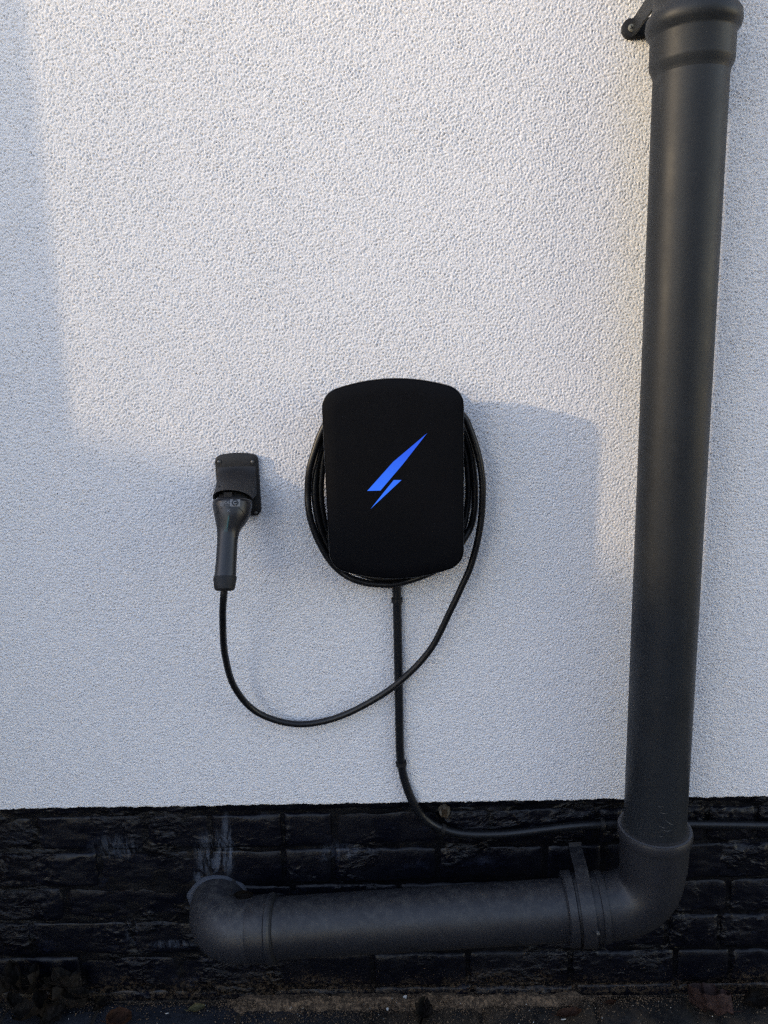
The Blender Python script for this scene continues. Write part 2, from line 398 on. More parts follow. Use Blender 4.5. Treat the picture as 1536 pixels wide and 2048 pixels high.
# mortar bed, gently uneven
mb = MB(); rows = []
for j in range(57):
    z = -0.03 + j * 0.009
    rows.append([Vector((-1.3 + i * 0.01, (0.0204 if i < 104 else 0.0216) + 0.0035 * noise.noise(Vector((i * 0.16, j * 0.55, 0))), z)) for i in range(241)])
mb.loft(rows, False, False, closed=False)
link('mortar', mb.mesh(), M['mortar'], wall, sharp=0)
Z0 = [-0.062, 0.022, 0.106, 0.190, 0.272, 0.355, 0.438, 0.478]
first = [0.09, -0.02, 0.06, -0.06, 0.02, 0.10, 0.0]
breaks = {1: [-0.70, -0.49, -0.30, -0.08, 0.12, 0.335, 0.5545, 0.67, 0.88],
          2: [-0.80, -0.585, -0.395, -0.17, 0.05, 0.26, 0.38, 0.535, 0.64, 0.86],
          3: [-0.72, -0.46, -0.24, -0.02, 0.20, 0.42, 0.545, 0.655, 0.78, 0.99],
          4: [-0.86, -0.64, -0.41, -0.255, -0.155, 0.06, 0.28, 0.395, 0.50, 0.735, 0.95],
          5: [-0.76, -0.535, -0.40, -0.2535, -0.150, 0.068, 0.17, 0.385, 0.60, 0.70, 0.92]}
for c in range(7):
    zb, zt = Z0[c] + 0.0040, Z0[c + 1] - 0.0040
    if c in breaks: bx = [breaks[c][0] - 0.215 * k for k in (2, 1)] + breaks[c]
    else: bx = [-1.25 + 0.215 * i + first[c] for i in range(11)]
    for i in range(len(bx) - 1):
        proud = random.uniform(-0.0040, 0.0035)
        me = rough_block(bx[i] + 0.0034, bx[i + 1] - 0.0034, PF - proud, 0.034, zb, zt, 44, 18, 'front', 0.0026 * random.choice((0.25, 0.35, 0.5, 0.8, 1.0)), random.random() * 90, 0.0036)
        link('brick', me, M['brick'], wall, sharp=0)

# ------------------------------------------------------------------ soil pipe
XC, YC, RP = 0.4555, -0.100, 0.0550
sp = thing('soil_pipe', 'charcoal plastic soil pipe running down the wall and turning left along the black plinth', 'pipe')
ZC = at(1311, 1690, YC - RP).z                                    # rim of the lower socket, front
link('vertical_pipe', MB().loft(lathe((XC, YC, ZC - 0.03), (0, 0, 1), [(0, RP), (0.03, RP), (1.0, RP), (1.17 + 0.6 - ZC, RP), (1.9, RP)], 64)).mesh(), M['pipe'], sp)
zb = at(1378, 126, YC - 0.05).z                                   # foot of the upper socket
prof = [(-0.003, RP), (0.0, RP + 0.0008), (0.004, RP + 0.0022), (0.011, RP + 0.0056), (0.015, RP + 0.0062), (0.049, RP + 0.0062), (0.053, RP + 0.0072), (0.058, RP + 0.0118),
        (0.067, RP + 0.0140), (0.077, RP + 0.0128), (0.084, RP + 0.0075), (0.090, RP + 0.0050), (0.112, RP + 0.005), (0.115, RP + 0.0008), (0.12, RP)]
link('socket', MB().loft(lathe((XC, YC, zb), (0, 0, 1), prof, 64)).mesh(), M['pipe'], sp)
# upper bracket: a strap round the pipe with an ear screwed to the wall
ear = at(1262, 58, -0.003); zbr = ear.z + 0.004
pts = [Vector((XC + math.cos(R(a)) * (RP + 0.0012), YC + math.sin(R(a)) * (RP + 0.0012), zbr)) for a in range(-188, 9, 7)]
def strap(path, hw, th):
    """flat band: path, half width along z, thickness outwards from the pipe axis"""
    rr = []
    for i, p in enumerate(path):
        t = (path[min(i + 1, len(path) - 1)] - path[max(i - 1, 0)]).normalized(); o = t.cross(Vector((0, 0, 1))).normalized() * th
        zz = Vector((0, 0, hw)); rr.append([p - zz, p + zz, p + zz + o, p - zz + o])
    return rr
sx = XC - RP - 0.0012
link('bracket_strap', MB().loft(strap([Vector((ear.x + 0.0050, -0.0065, zbr - 0.003)), Vector((ear.x + 0.0060, -0.012, zbr - 0.002)), Vector((sx - 0.0015, -0.055, zbr + 0.001)), Vector((sx - 0.0005, -0.078, zbr + 0.002))] + [p + Vector((0, 0, 0.002)) for p in pts[2:]], 0.0135, 0.0035)).mesh(), M['pipe'], sp)
n = 20; ring = []
for k in range(n):
    a = 2 * math.pi * k / n; x = math.cos(a) * 0.0155; z = math.sin(a) * 0.0155
    ring.append(Vector((ear.x + (x if x < 0 else x + 0.030), 0, ear.z + z)))
eb = link('bracket_ear', MB().loft([[p + Vector((0, 0.001, 0)) for p in ring], [p + Vector((0, -0.0055, 0)) for p in ring], [p + (Vector((ear.x + 0.01, 0, ear.z)) - p) * 0.12 + Vector((0, -0.007, 0)) for p in ring]]).mesh(), M['rubber'], sp)


def screw(c, r, parent, mat=None, axis=(0, -1, 0)):
    o = link('screw', MB().loft(lathe(c, axis, [(-0.002, r * 0.9), (0.0004, r), (0.0012, r * 0.93), (0.0019, r * 0.6), (0.0021, r * 0.1)], 20)).mesh(), mat or M['steel'], parent)
    s = MB()
    for a in (0.5, 0.5 + math.pi / 2):
        u = Vector((math.cos(a), 0, math.sin(a))); v = Vector((-math.sin(a), 0, math.cos(a))); cc = Vector(c) + Vector((0, -0.0017, 0))
        q = [cc - u * r * 0.55 - v * r * 0.12, cc + u * r * 0.55 - v * r * 0.12, cc + u * r * 0.55 + v * r * 0.12, cc - u * r * 0.55 + v * r * 0.12]
        s.loft([q, [x + Vector((0, -0.0006, 0)) for x in q]])
    return o, s
o_, s_ = screw((ear.x, -0.007, ear.z), 0.0062, eb)
s_.v and link('screw_slot', s_.mesh(), M['hollow'], eb, smooth=False)

# lower bend, horizontal run and the bend into the wall
hr = at(1175, 1818, -0.100); hr.y = -0.098
hl = at(548, 1856, -0.075); hl.y = -0.075
hd = (hl - hr).normalized()
corner = Vector((XC, YC, 0)); corner.z = (hr + hd * ((XC - hr.x) / hd.x)).z
bendR = 0.082
path = []
A = Vector((XC, YC, corner.z + bendR)); B = corner + hd * bendR
for k in range(15):
    t = k / 14; path.append(A.lerp(corner, t).lerp(corner.lerp(B, t), t))
radii = [RP + 0.0035] * len(path)
link('bend', MB().loft(tube_rings([A + Vector((0, 0, 0.012))] + path + [B + hd * 0.01], [RP + 0.0035] * (len(path) + 2), 64)).mesh(), M['low_pipe'], sp)
ht = ZC - (corner.z + bendR)
soc = link('bend_socket', MB().loft(lathe((XC, YC, corner.z + bendR), (0, 0, 1), [(-0.002, RP + 0.003), (0.0, RP + 0.0055), (ht - 0.022, RP + 0.0068), (ht - 0.020, RP + 0.0105), (ht - 0.006, RP + 0.0120), (ht - 0.001, RP + 0.0100), (ht, RP + 0.0035), (ht - 0.003, RP + 0.001)], 64)).mesh(), M['low_pipe'], sp)
link('rim_edge', MB().loft(lathe((XC, YC, ZC - 0.0004), (0, 0, 1), [(0, RP + 0.0098), (0.0006, RP + 0.0098), (0.0008, RP + 0.0085), (0.0004, RP + 0.0070)], 64)).mesh(), M['worn'], soc)
link('seal', MB().loft(lathe((XC, YC, ZC - 0.006), (0, 0, 1), [(0, RP), (0.0, RP + 0.0055), (0.0075, RP + 0.0048), (0.0095, RP + 0.001)], 64)).mesh(), M['rubber'], soc)
# horizontal collar, bracket and pipe
link('horizontal_pipe', MB().loft(lathe(hr - hd * 0.02, hd, [(0, RP), (0.1, RP), ((hl - hr).length + 0.03, RP)], 64)).mesh(), M['low_pipe'], sp)
cs = (at(1205, 1820, -0.1).x - hr.x)
c0 = B
dist = lambda px: (at(px, 1820, -0.15).x - c0.x) / hd.x
prof = [(-0.004, RP + 0.003), (0, RP + 0.0062), (0.044, RP + 0.0064), (0.046, RP + 0.0115), (0.060, RP + 0.0115), (0.063, RP + 0.008), (0.0635, RP + 0.0005)]
fx = at(1147, 1820, YC - RP - 0.01).x; s2 = (fx - c0.x) / hd.x - 0.0635
link('collar', MB().loft(lathe(c0 + hd * s2, hd, prof, 64)).mesh(), M['low_pipe'], sp)
# raised fillet on the bend beside the collar
link('bead', MB().loft(lathe(c0 + hd * (s2 - 0.012), hd, [(-0.001, RP + 0.003), (0, RP + 0.0075), (0.012, RP + 0.0085), (0.014, RP + 0.005)], 64)).mesh(), M['low_pipe'], sp)
# strap bracket, tilted, with a long ear going up the bricks
bc = c0 + hd * ((at(1188, 1815, YC - RP - 0.012).x - c0.x) / hd.x)
pts = []; ax = hd.copy()
up = (Vector((0, 0, 1)) - ax * ax.z).normalized(); out = up.cross(ax).normalized()
if out.y > 0: out = -out
ptop = at(1151, 1684, 0.004); ptop.x = bc.x + 0.004
rr = RP + 0.0100
arc = [bc + (up * math.cos(R(a)) + out * math.sin(R(a))) * rr for a in range(26, 176, 8)]
pth = [ptop, ptop + Vector((0, -0.005, -0.010)), ptop + (arc[0] - ptop) * 0.6 + Vector((0, -0.003, 0.004))] + arc
rg = []
for i, p in enumerate(pth):
    t = (pth[min(i + 1, len(pth) - 1)] - pth[max(i - 1, 0)]).normalized(); nrm = ax.cross(t).normalized()
    if i > 2 and nrm.dot(p - bc) < 0: nrm = -nrm
    if i <= 2 and nrm.y > 0: nrm = -nrm
    q = ax * 0.0125; rg.append([p - q, p + q, p + q + nrm * 0.0035, p - q + nrm * 0.0035])
cl = link('bracket_strap', MB().loft(rg).mesh(), M['low_pipe'], sp)
bp = bc + (up * math.cos(R(88)) + out * math.sin(R(88))) * (rr + 0.003) - ax * 0.012
link('bolt', MB().loft(lathe(bp, out, [(0, 0.0032), (0.004, 0.0032), (0.005, 0.001)], 12)).mesh(), M['dull'], cl)
# bend into the wall
e0 = hl + hd * 0.002; pw = [e0, e0 + hd * 0.03, e0 + hd * 0.052]
P0 = e0 + hd * 0.052; P1 = P0 + hd * 0.072; P2 = P1 + Vector((0, 0.09, 0))
for k in range(1, 13):
    t = k / 12; pw.append(P0.lerp(P1, t).lerp(P1.lerp(P2, t), t))
link('wall_bend', MB().loft(tube_rings(pw, RP + 0.0040, 64)).mesh(), M['bend'], sp)
rs = []
cq = Vector((P2.x, PF - 0.003, P2.z))
for j, (rj, yj) in enumerate(((RP + 0.0035, -0.004), (RP + 0.0046, -0.0045), (RP + 0.0056, -0.001), (RP + 0.0062, 0.006))):
    rs.append([cq + Vector((math.cos(a) * (rj + (0.0035 * noise.noise(Vector((math.cos(a) * 3, math.sin(a) * 3, 1.0))) + 0.010 * max(0, -math.cos(a + 0.35)) ** 6) * (j / 3)), yj, math.sin(a) * (rj + 0.0035 * noise.noise(Vector((math.cos(a) * 3, math.sin(a) * 3, 1.0))) * (j / 3)))) for a in [2 * math.pi * k / 72 for k in range(72)]])
link('sealant', MB().loft(rs, False, False).mesh(), M['sealant'], sp)
link('collar', MB().loft(lathe(e0 - hd * 0.006, hd, [(-0.0004, RP + 0.0004), (0, RP + 0.0055), (0.004, RP + 0.0085), (0.010, RP + 0.0085), (0.013, RP + 0.0055), (0.046, RP + 0.0055), (0.050, RP + 0.0038)], 64)).mesh(), M['low_pipe'], sp)
link('seal', MB().loft(lathe(e0 - hd * 0.0095, hd, [(0, RP), (0.0005, RP + 0.003), (0.004, RP + 0.0045)], 64)).mesh(), M['rubber'], sp)
# scratches, flat scuffs on the pipe skin
def onpipe(px, py, r=RP + 0.0003):
    p = at(px, py, YC - RP); x = max(-0.98 * r, min(0.98 * r, p.x - XC)); yy = YC - math.sqrt(r * r - x * x)
    q = at(px, py, yy); return Vector((q.x, yy, q.z))
def scr(a, b, w_=0.0005, bow=2):
    m_ = ((a[0] + b[0]) / 2, (a[1] + b[1]) / 2 + bow); P = [onpipe(*a), onpipe(*m_), onpipe(*b)]; sc = MB()
    for i in range(2):
        v = Vector((0, 0, w_ * (1 if i == 0 else 0.7))); k = len(sc.v)
        sc.v += [tuple(P[i] - v * (0.2 if i == 0 else 1)), tuple(P[i + 1] - v * (1 if i == 0 else 0.1)), tuple(P[i + 1] + v * (1 if i == 0 else 0.1)), tuple(P[i] + v * (0.2 if i == 0 else 1))]; sc.f.append((k, k + 1, k + 2, k + 3))
    link('scratch', sc.mesh(), M['scratch'], sp, smooth=False)
for a, b in (((1319, 1625), (1338, 1626)), ((1312, 1610), (1328, 1614)), ((1318, 1652), (1336, 1656)), ((1322, 1660), (1345, 1661)), ((1330, 1640), (1352, 1652)), ((1329, 233), (1342, 231)),
             ((1290, 1296), (1300, 1301)), ((1318, 1672), (1328, 1670)), ((1340, 700), (1352, 690)), ((1296, 742), (1308, 744)), ((1369, 250), (1374, 249)), ((1330, 1392), (1338, 1396))):
    scr(a, b)

# ------------------------------------------------------------------ charger
XQ = -0.0075; ZQ = 1.1290; HW = 0.1175; HH = 0.1710
ch = thing('ev_charger', 'matt black wall charger box with a glowing blue lightning bolt', 'charger')


def rrect(hw_t, hw_b, hh, rad, bulge, n=9, rad_b=None):
    """rounded rectangle with bowed top and bottom, corners tangent to the bow; returns (x, z)"""
    out = []; rb = rad_b or rad
    def corner(hw, r):
        th = 0.2
        for _ in range(12):
            x0 = hw - r + r * math.sin(th); th = math.atan(2 * bulge / x0)
        return x0, th, hh - bulge - r * math.cos(th)
    def q(sx, sz, hw, r):
        x0, th, cz = corner(hw, r); e = math.pi / 2 - th
        arc = [(sx * (hw - r + math.cos(e * k / n) * r), sz * (cz + math.sin(e * k / n) * r)) for k in range(n + 1)]
        return arc, x0
    a1, x0 = q(1, 1, hw_t, rad); a2, _ = q(-1, 1, hw_t, rad); a3, x1 = q(-1, -1, hw_b, rb); a4, _ = q(1, -1, hw_b, rb)
    m_ = 16
    bow = lambda x0, s: [(x0 * s * (1 - 2 * k / m_), s * (hh - bulge * (1 - 2 * k / m_) ** 2)) for k in range(1, m_)]
    return a1 + bow(x0, 1) + a2[::-1] + a3 + bow(x1, -1) + a4[::-1]


def outline_ring(o, s, Y, cx_=XQ, cz_=ZQ, dz=0): return [Vector((cx_ + x * s, Y, cz_ + dz + z * (1 - (1 - s) * 0.72))) for x, z in o]
o1 = rrect(HW, HW * 0.985, HH, 0.034, 0.0145, rad_b=0.036)
lid_rings = [outline_ring(o1, s, y) for s, y in ((0.955, -0.068), (0.985, -0.0675), (0.995, -0.070), (0.997, -0.0860), (0.986, -0.0868), (0.986, -0.0995), (0.983, -0.1012), (0.97, -0.1022), (0.80, -0.1035), (0.5, -0.1042), (0.2, -0.1045), (0.02, -0.1045))]
link('lid', MB().loft(lid_rings).mesh(), M['lid'], ch, sharp=50)
link('lid_rim', MB().loft([outline_ring(o1, s, y) for s, y in ((0.984, -0.0880), (1.0, -0.0888), (1.0, -0.0975), (0.998, -0.1000), (0.994, -0.1010), (0.9895, -0.1010), (0.9870, -0.0995))], False, False).mesh(), M['rim'], ch, sharp=60)
o2 = rrect(HW * 0.86, HW * 0.80, HH * 0.80, 0.03, 0.008)
link('back_case', MB().loft([outline_ring(o2, s, y) for s, y in ((1.0, -0.0005), (1.0, -0.03), (0.9, -0.034), (0.9, -0.069))]).mesh(), M['case'], ch)
o3 = rrect(HW * 0.93, HW * 0.90, HH * 0.93, 0.03, 0.01)
link('back_plate', MB().loft([outline_ring(o3, s, y) for s, y in ((1.0, -0.0004), (1.0, -0.012), (0.985, -0.014))]).mesh(), M['case'], ch)
for poly in ([(854.0, 866.5), (806.0, 928.0), (761, 981.0), (734.5, 981.8), (786.0, 924.0)], [(803.0, 960.0), (787.5, 960.0), (768.0, 984.0), (741.5, 1017.5)]):
    P = [at(x, y, -0.1046) for x, y in poly]; c = sum(P, Vector()) / len(P)
    fr = [[p + Vector((0, dy, 0)) for p in P] for dy in (0.001, -0.0003)]
    link('lightning_emblem', MB().loft(fr).mesh(), M['blue'], ch, smooth=False)

# ------------------------------------------------------------------ charging cable with its connector
cc = thing('charging_cable', 'black charging cable coiled behind the charger and hanging down in a loop to its connector', 'cable')
rc = 0.0061
P = []
P += [at(449, 1178, -0.146), at(447, 1196, -0.145), at(445.5, 1240, -0.128), at(450, 1310, -0.092), at(470, 1376, -0.055), at(515, 1425, -0.030), at(588, 1448, -0.018), at(662, 1439, -0.016),
      at(735, 1407, -0.019), at(800, 1363, -0.026), at(860, 1300, -0.032), at(902, 1219, -0.040), at(925, 1170, -0.043), at(940, 1136, -0.045), at(954, 1087, -0.048), at(962, 1041, -0.050), at(965, 995, -0.052), at(964, 955, -0.052),
      at(956, 908, -0.051), at(940, 859, -0.049), at(924, 830, -0.048)]
def tc(px, py, y): return at(px, py, y)
outer = [(880, 806), (790, 790), (700, 805), (664, 832), (645, 860), (631, 897), (619, 940), (615.5, 985), (617.5, 1020), (626, 1055), (642, 1092), (662, 1124), (680, 1142), (703, 1157), (733, 1166), (763, 1169), (785, 1169), (812, 1163), (843, 1153), (880, 1135),
         (910, 1105), (928, 1078), (941, 1055), (948, 1025), (950, 985), (947, 940), (938, 890), (912, 838), (850, 800), (780, 790), (700, 810), (658, 860), (637, 920), (629, 975), (634, 1030), (648, 1078), (672, 1115), (705, 1140), (760, 1157),
         (830, 1148), (890, 1115), (920, 1070), (934, 1020), (937, 960), (928, 895), (900, 840), (830, 808), (760, 808), (695, 838), (655, 890), (643, 950), (643, 1010), (658, 1070), (700, 1118), (780, 1140)]
for i, (px, py) in enumerate(outer):
    yy = -0.046 + 0.020 * (i / len(outer)) + (0.004 if i % 5 == 2 else 0)
    P.append(tc(px, py, yy))
link('cable_sheath', MB().loft(tube_rings(spline(P, 0.005), rc, 16)).mesh(), M['cable'], cc)
# connector: lofted grip that leans out of the holster
con = bpy.data.objects.new('connector', None)
secs = [(1000.5, 465, 70, -0.0710), (1001.5, 465, 75, -0.0715), (1004, 465, 77.5, -0.0725), (1005.2, 465, 75.5, -0.0728), (1006.4, 465, 75.5, -0.0735), (1007.5, 464.8, 78, -0.074), (1015, 464.6, 77, -0.077), (1029, 464.6, 71.5, -0.083), (1037, 463.6, 66.5, -0.0865),
        (1046, 462.0, 60, -0.090), (1054.5, 459.2, 51.5, -0.094), (1062, 457.2, 46, -0.097), (1071, 455.6, 42, -0.101), (1085, 454.6, 40.5, -0.107), (1112, 453.2, 41, -0.118), (1135, 451.6, 42, -0.1275), (1153, 450.3, 43, -0.135)]
def csec(py, cx_, wpx, Y, kk=1.0, n=40, fl=0.0):
    c = at(cx_, py, Y); wd = (at(cx_ + wpx / 2, py, Y) - at(cx_ - wpx / 2, py, Y)).length / 2 * kk
    v = Vector((0, -0.93, 0.37))
    return [c + Vector((math.cos(2 * math.pi * k / n) * wd, 0, 0)) + v * (math.sin(2 * math.pi * k / n) * wd * (0.98 if math.sin(2 * math.pi * k / n) < 0 else 0.92)) for k in range(n)]
body = link('connector_body', MB().loft([csec(*s) for s in secs]).mesh(), M['grip'], cc, sharp=40)
link('boot', MB().loft([csec(*s) for s in ((1152.5, 450.3, 43, -0.1345), (1153.5, 450.2, 46, -0.135), (1160, 449.8, 45.5, -0.138), (1172, 449.3, 42.5, -0.143), (1178, 449.1, 40, -0.1455), (1181, 449, 34, -0.1467), (1182, 449, 20, -0.147))]).mesh(), M['rubber'], cc)


def onbody(px, py, lift=0.0003):
    """point on the front of the connector body at a picture position, by walking along the sight line"""
    best = None
    r = (at(px, py, 0) - CP).normalized()
    dg = bpy_bvh.ray_cast(CP, r)
    return dg[0] + dg[1].normalized() * lift, dg[1]
from mathutils.bvhtree import BVHTree
bpy_bvh = BVHTree.FromPolygons([v.co.copy() for v in body.data.vertices], [list(p.vertices) for p in body.data.polygons])


def patch(name, poly, mat, parent, lift=0.0003, sub=4):
    """flat print wrapped on the body: a quad given by 4 picture corners, or a polygon fan"""
    mb = MB()
    if len(poly) == 4:
        g_ = []
        for j in range(sub + 1):
            row = []
            for i in range(sub + 1):
                s, t = i / sub, j / sub
                x = (poly[0][0] * (1 - s) + poly[1][0] * s) * (1 - t) + (poly[3][0] * (1 - s) + poly[2][0] * s) * t
                y = (poly[0][1] * (1 - s) + poly[1][1] * s) * (1 - t) + (poly[3][1] * (1 - s) + poly[2][1] * s) * t
                row.append(onbody(x, y, lift)[0])
            g_.append(row)
        mb.loft(g_, False, False, closed=False)
    else:
        mb.v = [tuple(onbody(x, y, lift)[0]) for x, y in poly]; mb.f = [tuple(range(len(poly)))]
    return link(name, mb.mesh(), mat, parent, sharp=0)
lb = patch('label_panel', [(440.0, 1004.5), (448.5, 1004.3), (448.0, 1013), (439.8, 1013)], M['label'], cc, 0.0006)
patch('label_panel', [(460.5, 998.4), (480.2, 998.2), (480.0, 1013.0), (459.6, 1013.0)], M['print'], cc, 0.0006)
hexa = [(463.0, 1005.6), (466.5, 1000.0), (473.5, 1000.0), (477.0, 1005.6), (473.5, 1011.2), (466.5, 1011.2)]
patch('hexagon_mark', hexa, M['dark_print'], cc, 0.0016)


def arcs(cx_, cy_, ro, ri, a0, a1, n=10):
    out = [(cx_ + math.cos(R(a0 + (a1 - a0) * k / n)) * ro, cy_ - math.sin(R(a0 + (a1 - a0) * k / n)) * ro) for k in range(n + 1)]
    inn = [(cx_ + math.cos(R(a0 + (a1 - a0) * k / n)) * ri, cy_ - math.sin(R(a0 + (a1 - a0) * k / n)) * ri) for k in range(n + 1)]
    return out, inn


def letter(name, strips, mat, lift):
    mb = MB()
    for a_, b_ in strips: mb.loft([[onbody(x, y, lift)[0] for x, y in a_], [onbody(x, y, lift)[0] for x, y in b_]], False, False, closed=False)
    return link(name, mb.mesh(), mat, cc, sharp=0)
letter('letter', [arcs(470, 1005.6, 3.8, 1.8, 45, 315)], M['print'], 0.0024)                                     # C
letter('letter', [arcs(452.3, 1005, 3.1, 2.1, 60, 300)], M['print'], 0.0006)                                    # C of the CE mark
letter('letter', [arcs(458.0, 1005, 3.1, 2.1, 60, 300), ([(455.2, 1004.5), (457.8, 1004.5)], [(455.2, 1005.5), (457.8, 1005.5)])], M['print'], 0.0006)   # E
letter('mark', [([(443, 999.6), (457, 999.4)], [(443, 1000.5), (457, 1000.3)]), ([(443, 1002), (450, 1002)], [(443, 1002.7), (450, 1002.7)]), ([(451, 1010.6), (457, 1010.6)], [(451, 1011.5), (457, 1011.5)])], M['label'], 0.0005)
letter('mark', [([(455, 1019), (456, 1019)], [(454.6, 1023.5), (455.6, 1023.5)]), ([(459, 1019), (460, 1019.6)], [(455.8, 1021), (456.5, 1021.8)]), ([(456, 1021), (457, 1020.6)], [(459.5, 1023.5), (460.5, 1023.3)])], M['print'], 0.0004)
patch('inlay', [(455.6, 1030), (460.2, 1030), (455.0, 1064), (447.6, 1063)], M['teal'], cc, 0.0005, 10)
letter('seam', [([(431.6, 1031), (434.2, 1021.6), (443, 1015.2), (459.7, 1013.4), (478.0, 1015.2), (485.4, 1021.4), (489.4, 1030)], [(433.0, 1031), (435.8, 1022.6), (443.8, 1016.6), (459.7, 1014.9), (477.2, 1016.6), (483.9, 1022.6), (488.0, 1030)])], M['hollow'], 0.0004)
letter('inlay_print', [([(458.2 - k * 0.75, 1032 + k * 5) for k in range(6)], [(457.2 - k * 0.75, 1032 + k * 5) for k in range(6)])], M['teal_line'], 0.0009)

# ------------------------------------------------------------------ holster
ho = thing('connector_holster', 'small charcoal holster plate on the wall holding the charging connector', 'holster')
hx0 = at(475.0, 965, -0.012).x; zt_, zb_ = at(476, 907, -0.014).z, at(521, 1033, -0.010).z
hcz = (zt_ + zb_) / 2; hhh = (zt_ - zb_) / 2; hhw = 0.0385
o4 = rrect(hhw, hhw * 1.0, hhh, 0.011, 0.0030, n=6)
hring = lambda s, y: [Vector((hx0 + x * s, y, hcz + z * (1 - (1 - s) * 0.65))) for x, z in o4]
link('plate', MB().loft([hring(*q) for q in ((1, -0.0005), (1, -0.0095), (0.985, -0.0115), (0.95, -0.0125), (0.5, -0.013), (0.02, -0.013))]).mesh(), M['holster'], ho, sharp=45)
# hood: a half cone swelling out of the plate and open below, built as a shell
ro = 0.0347; cop = at(465.0, 1000, -0.064); zs = cop.z; zm = at(465, 980, -0.100).z
nA, nT = 28, 18; rows = []; top = Vector((hx0, -0.0128, at(470, 930, -0.013).z))
for t in range(nT + 1):
    u = t / nT; row = []
    for k in range(nA + 1):
        a = math.pi * k / nA; ex = -math.cos(a); ey = math.sin(a)
        z = top.z + (zs + (zm - zs) * ey - top.z) * u
        hw_ = (hhw - 0.003) + (ro - hhw + 0.003) * u
        yf = 0.0122 + (0.046 + 0.040 * ey) * (u ** 2.0)
        row.append(Vector((top.x + (cop.x - top.x) * u + ex * hw_, -yf, z)))
    row = [Vector((row[0].x, -0.0100, row[0].z))] + row + [Vector((row[-1].x, -0.0100, row[-1].z))]
    rows.append(row)
outer_rows = rows; cxm = cop.x
inner_rows = [[Vector((p.x + (cxm - p.x) * 0.07, p.y + 0.0028, p.z + 0.0002)) for p in r] for r in rows]
link('hood', MB().loft(outer_rows, False, False, closed=False).loft([outer_rows[-1], inner_rows[-1]], False, False, closed=False).mesh(), M['holster'], ho, sharp=50)
link('hood_lining', MB().loft(inner_rows[3:], False, False, closed=False).mesh(), M['hollow'], ho, sharp=50)
link('throat', MB().loft([csec(968, 467, 40, -0.046), csec(1003, 465.2, 60, -0.0715)]).mesh(), M['hollow'], ho)
lt = at(456, 988.5, -0.092)
link('latch', MB().box((lt.x - 0.0070, -0.0925, lt.z - 0.0045), (lt.x + 0.0070, -0.080, lt.z + 0.0035)).mesh(), M['holster'], ho, smooth=False)
NC = nA + 3
tgt = BVHTree.FromPolygons([v for r in outer_rows for v in r], [(j * NC + i, j * NC + i + 1, (j + 1) * NC + i + 1, (j + 1) * NC + i) for j in range(nT) for i in range(NC - 1)])
for px, py in ((437.5, 924), (504.5, 924), (512, 1026)):
    p = at(px, py, -0.0135); rim = MB().loft(lathe((p.x, -0.0110, p.z), (0, -1, 0), [(0, 0.0052), (0.0022, 0.0052), (0.0023, 0.0046), (0.0006, 0.0042)], 20)).mesh()
    ri = link('screw_recess', rim, M['hollow'], ho); screw((p.x, -0.0118, p.z), 0.0031, ri, M['dull'])
for px, py, Y in ((438.5, 973, -0.045), (484, 973, -0.050)):
    p = at(px, py, Y)
    h = tgt.ray_cast(CP, (p - CP).normalized())
    if h[0]:
        link('slot', MB().loft(lathe(h[0] - (p - CP).normalized() * 0.0006, (p - CP).normalized(), [(0, 0.0022), (0.001, 0.0022)], 6)).mesh(), M['hollow'], ho, smooth=False)

# ------------------------------------------------------------------ supply cable
su = thing('supply_cable', 'thick black supply cable clipped down the white wall then right along the black bricks', 'cable')
P = [at(792.5, 1150, -0.010), at(794, 1200, -0.010), at(796, 1300, -0.010), at(798, 1400, -0.010), at(799, 1470, -0.010), at(801, 1515, -0.010), at(808, 1556, -0.010), at(824, 1600, -0.009), at(846, 1634, -0.004), at(880, 1656, 0.001),
     at(930, 1668, 0.002), at(1010, 1668, 0.002), at(1090, 1659, 0.002), at(1150, 1652, 0.002), at(1205, 1649, 0.002), at(1270, 1648, 0.002), at(1340, 1648, 0.002), at(1400, 1649, 0.002), at(1470, 1650, 0.002), at(1540, 1651, 0.002), at(1640, 1652, 0.002)]
sp_ = spline(P, 0.006)
link('cable_sheath', MB().loft(tube_rings(sp_, 0.0083, 18)).mesh(), M['conduit'], su)
def near(px, py):
    q = at(px, py, 0); i = min(range(len(sp_)), key=lambda k: (Vector((sp_[k].x, 0, sp_[k].z)) - Vector((q.x, 0, q.z))).length); return i
for px, py in ((795, 1198), (801, 1519), (886, 1657), (1206, 1649)):
    i = near(px, py); t = (sp_[i + 1] - sp_[i - 1]).normalized(); p = sp_[i]
    link('clip', MB().loft(lathe(p - t * 0.0042, t, [(0, 0.0083), (0.0002, 0.0106), (0.0082, 0.0106), (0.0084, 0.0083)], 20)).mesh(), M['rubber'], su)

# ------------------------------------------------------------------ torn plug hole in the top course
pl = thing('wall_plug', 'torn beige mortar patch round a brown wooden plug above the supply cable', 'plug')
c = at(889, 1624, 0.010); ringo = []; ringi = []
for k in range(14):
    a = 2 * math.pi * k / 14; r = 0.0135 * (1 + 0.28 * noise.noise(Vector((math.cos(a) * 2, math.sin(a) * 2, 3)))); r2 = 0.0075
    ringo.append(c + Vector((math.cos(a) * r * 0.9, 0.006, math.sin(a) * r * 1.05))); ringi.append(c + Vector((math.cos(a) * r2 * 0.8, -0.004 + 0.002 * math.sin(3 * a), math.sin(a) * r2 * 1.3)))
link('mortar_patch', MB().loft([ringo, [p + Vector((0, -0.006 + 0.002 * math.cos(5 * i), 0)) + (c - p) * 0.15 for i, p in enumerate(ringo)], ringi, [p + Vector((0, 0.006, 0)) for p in ringi]], True, False).mesh(), M['beige'], pl, sharp=20)
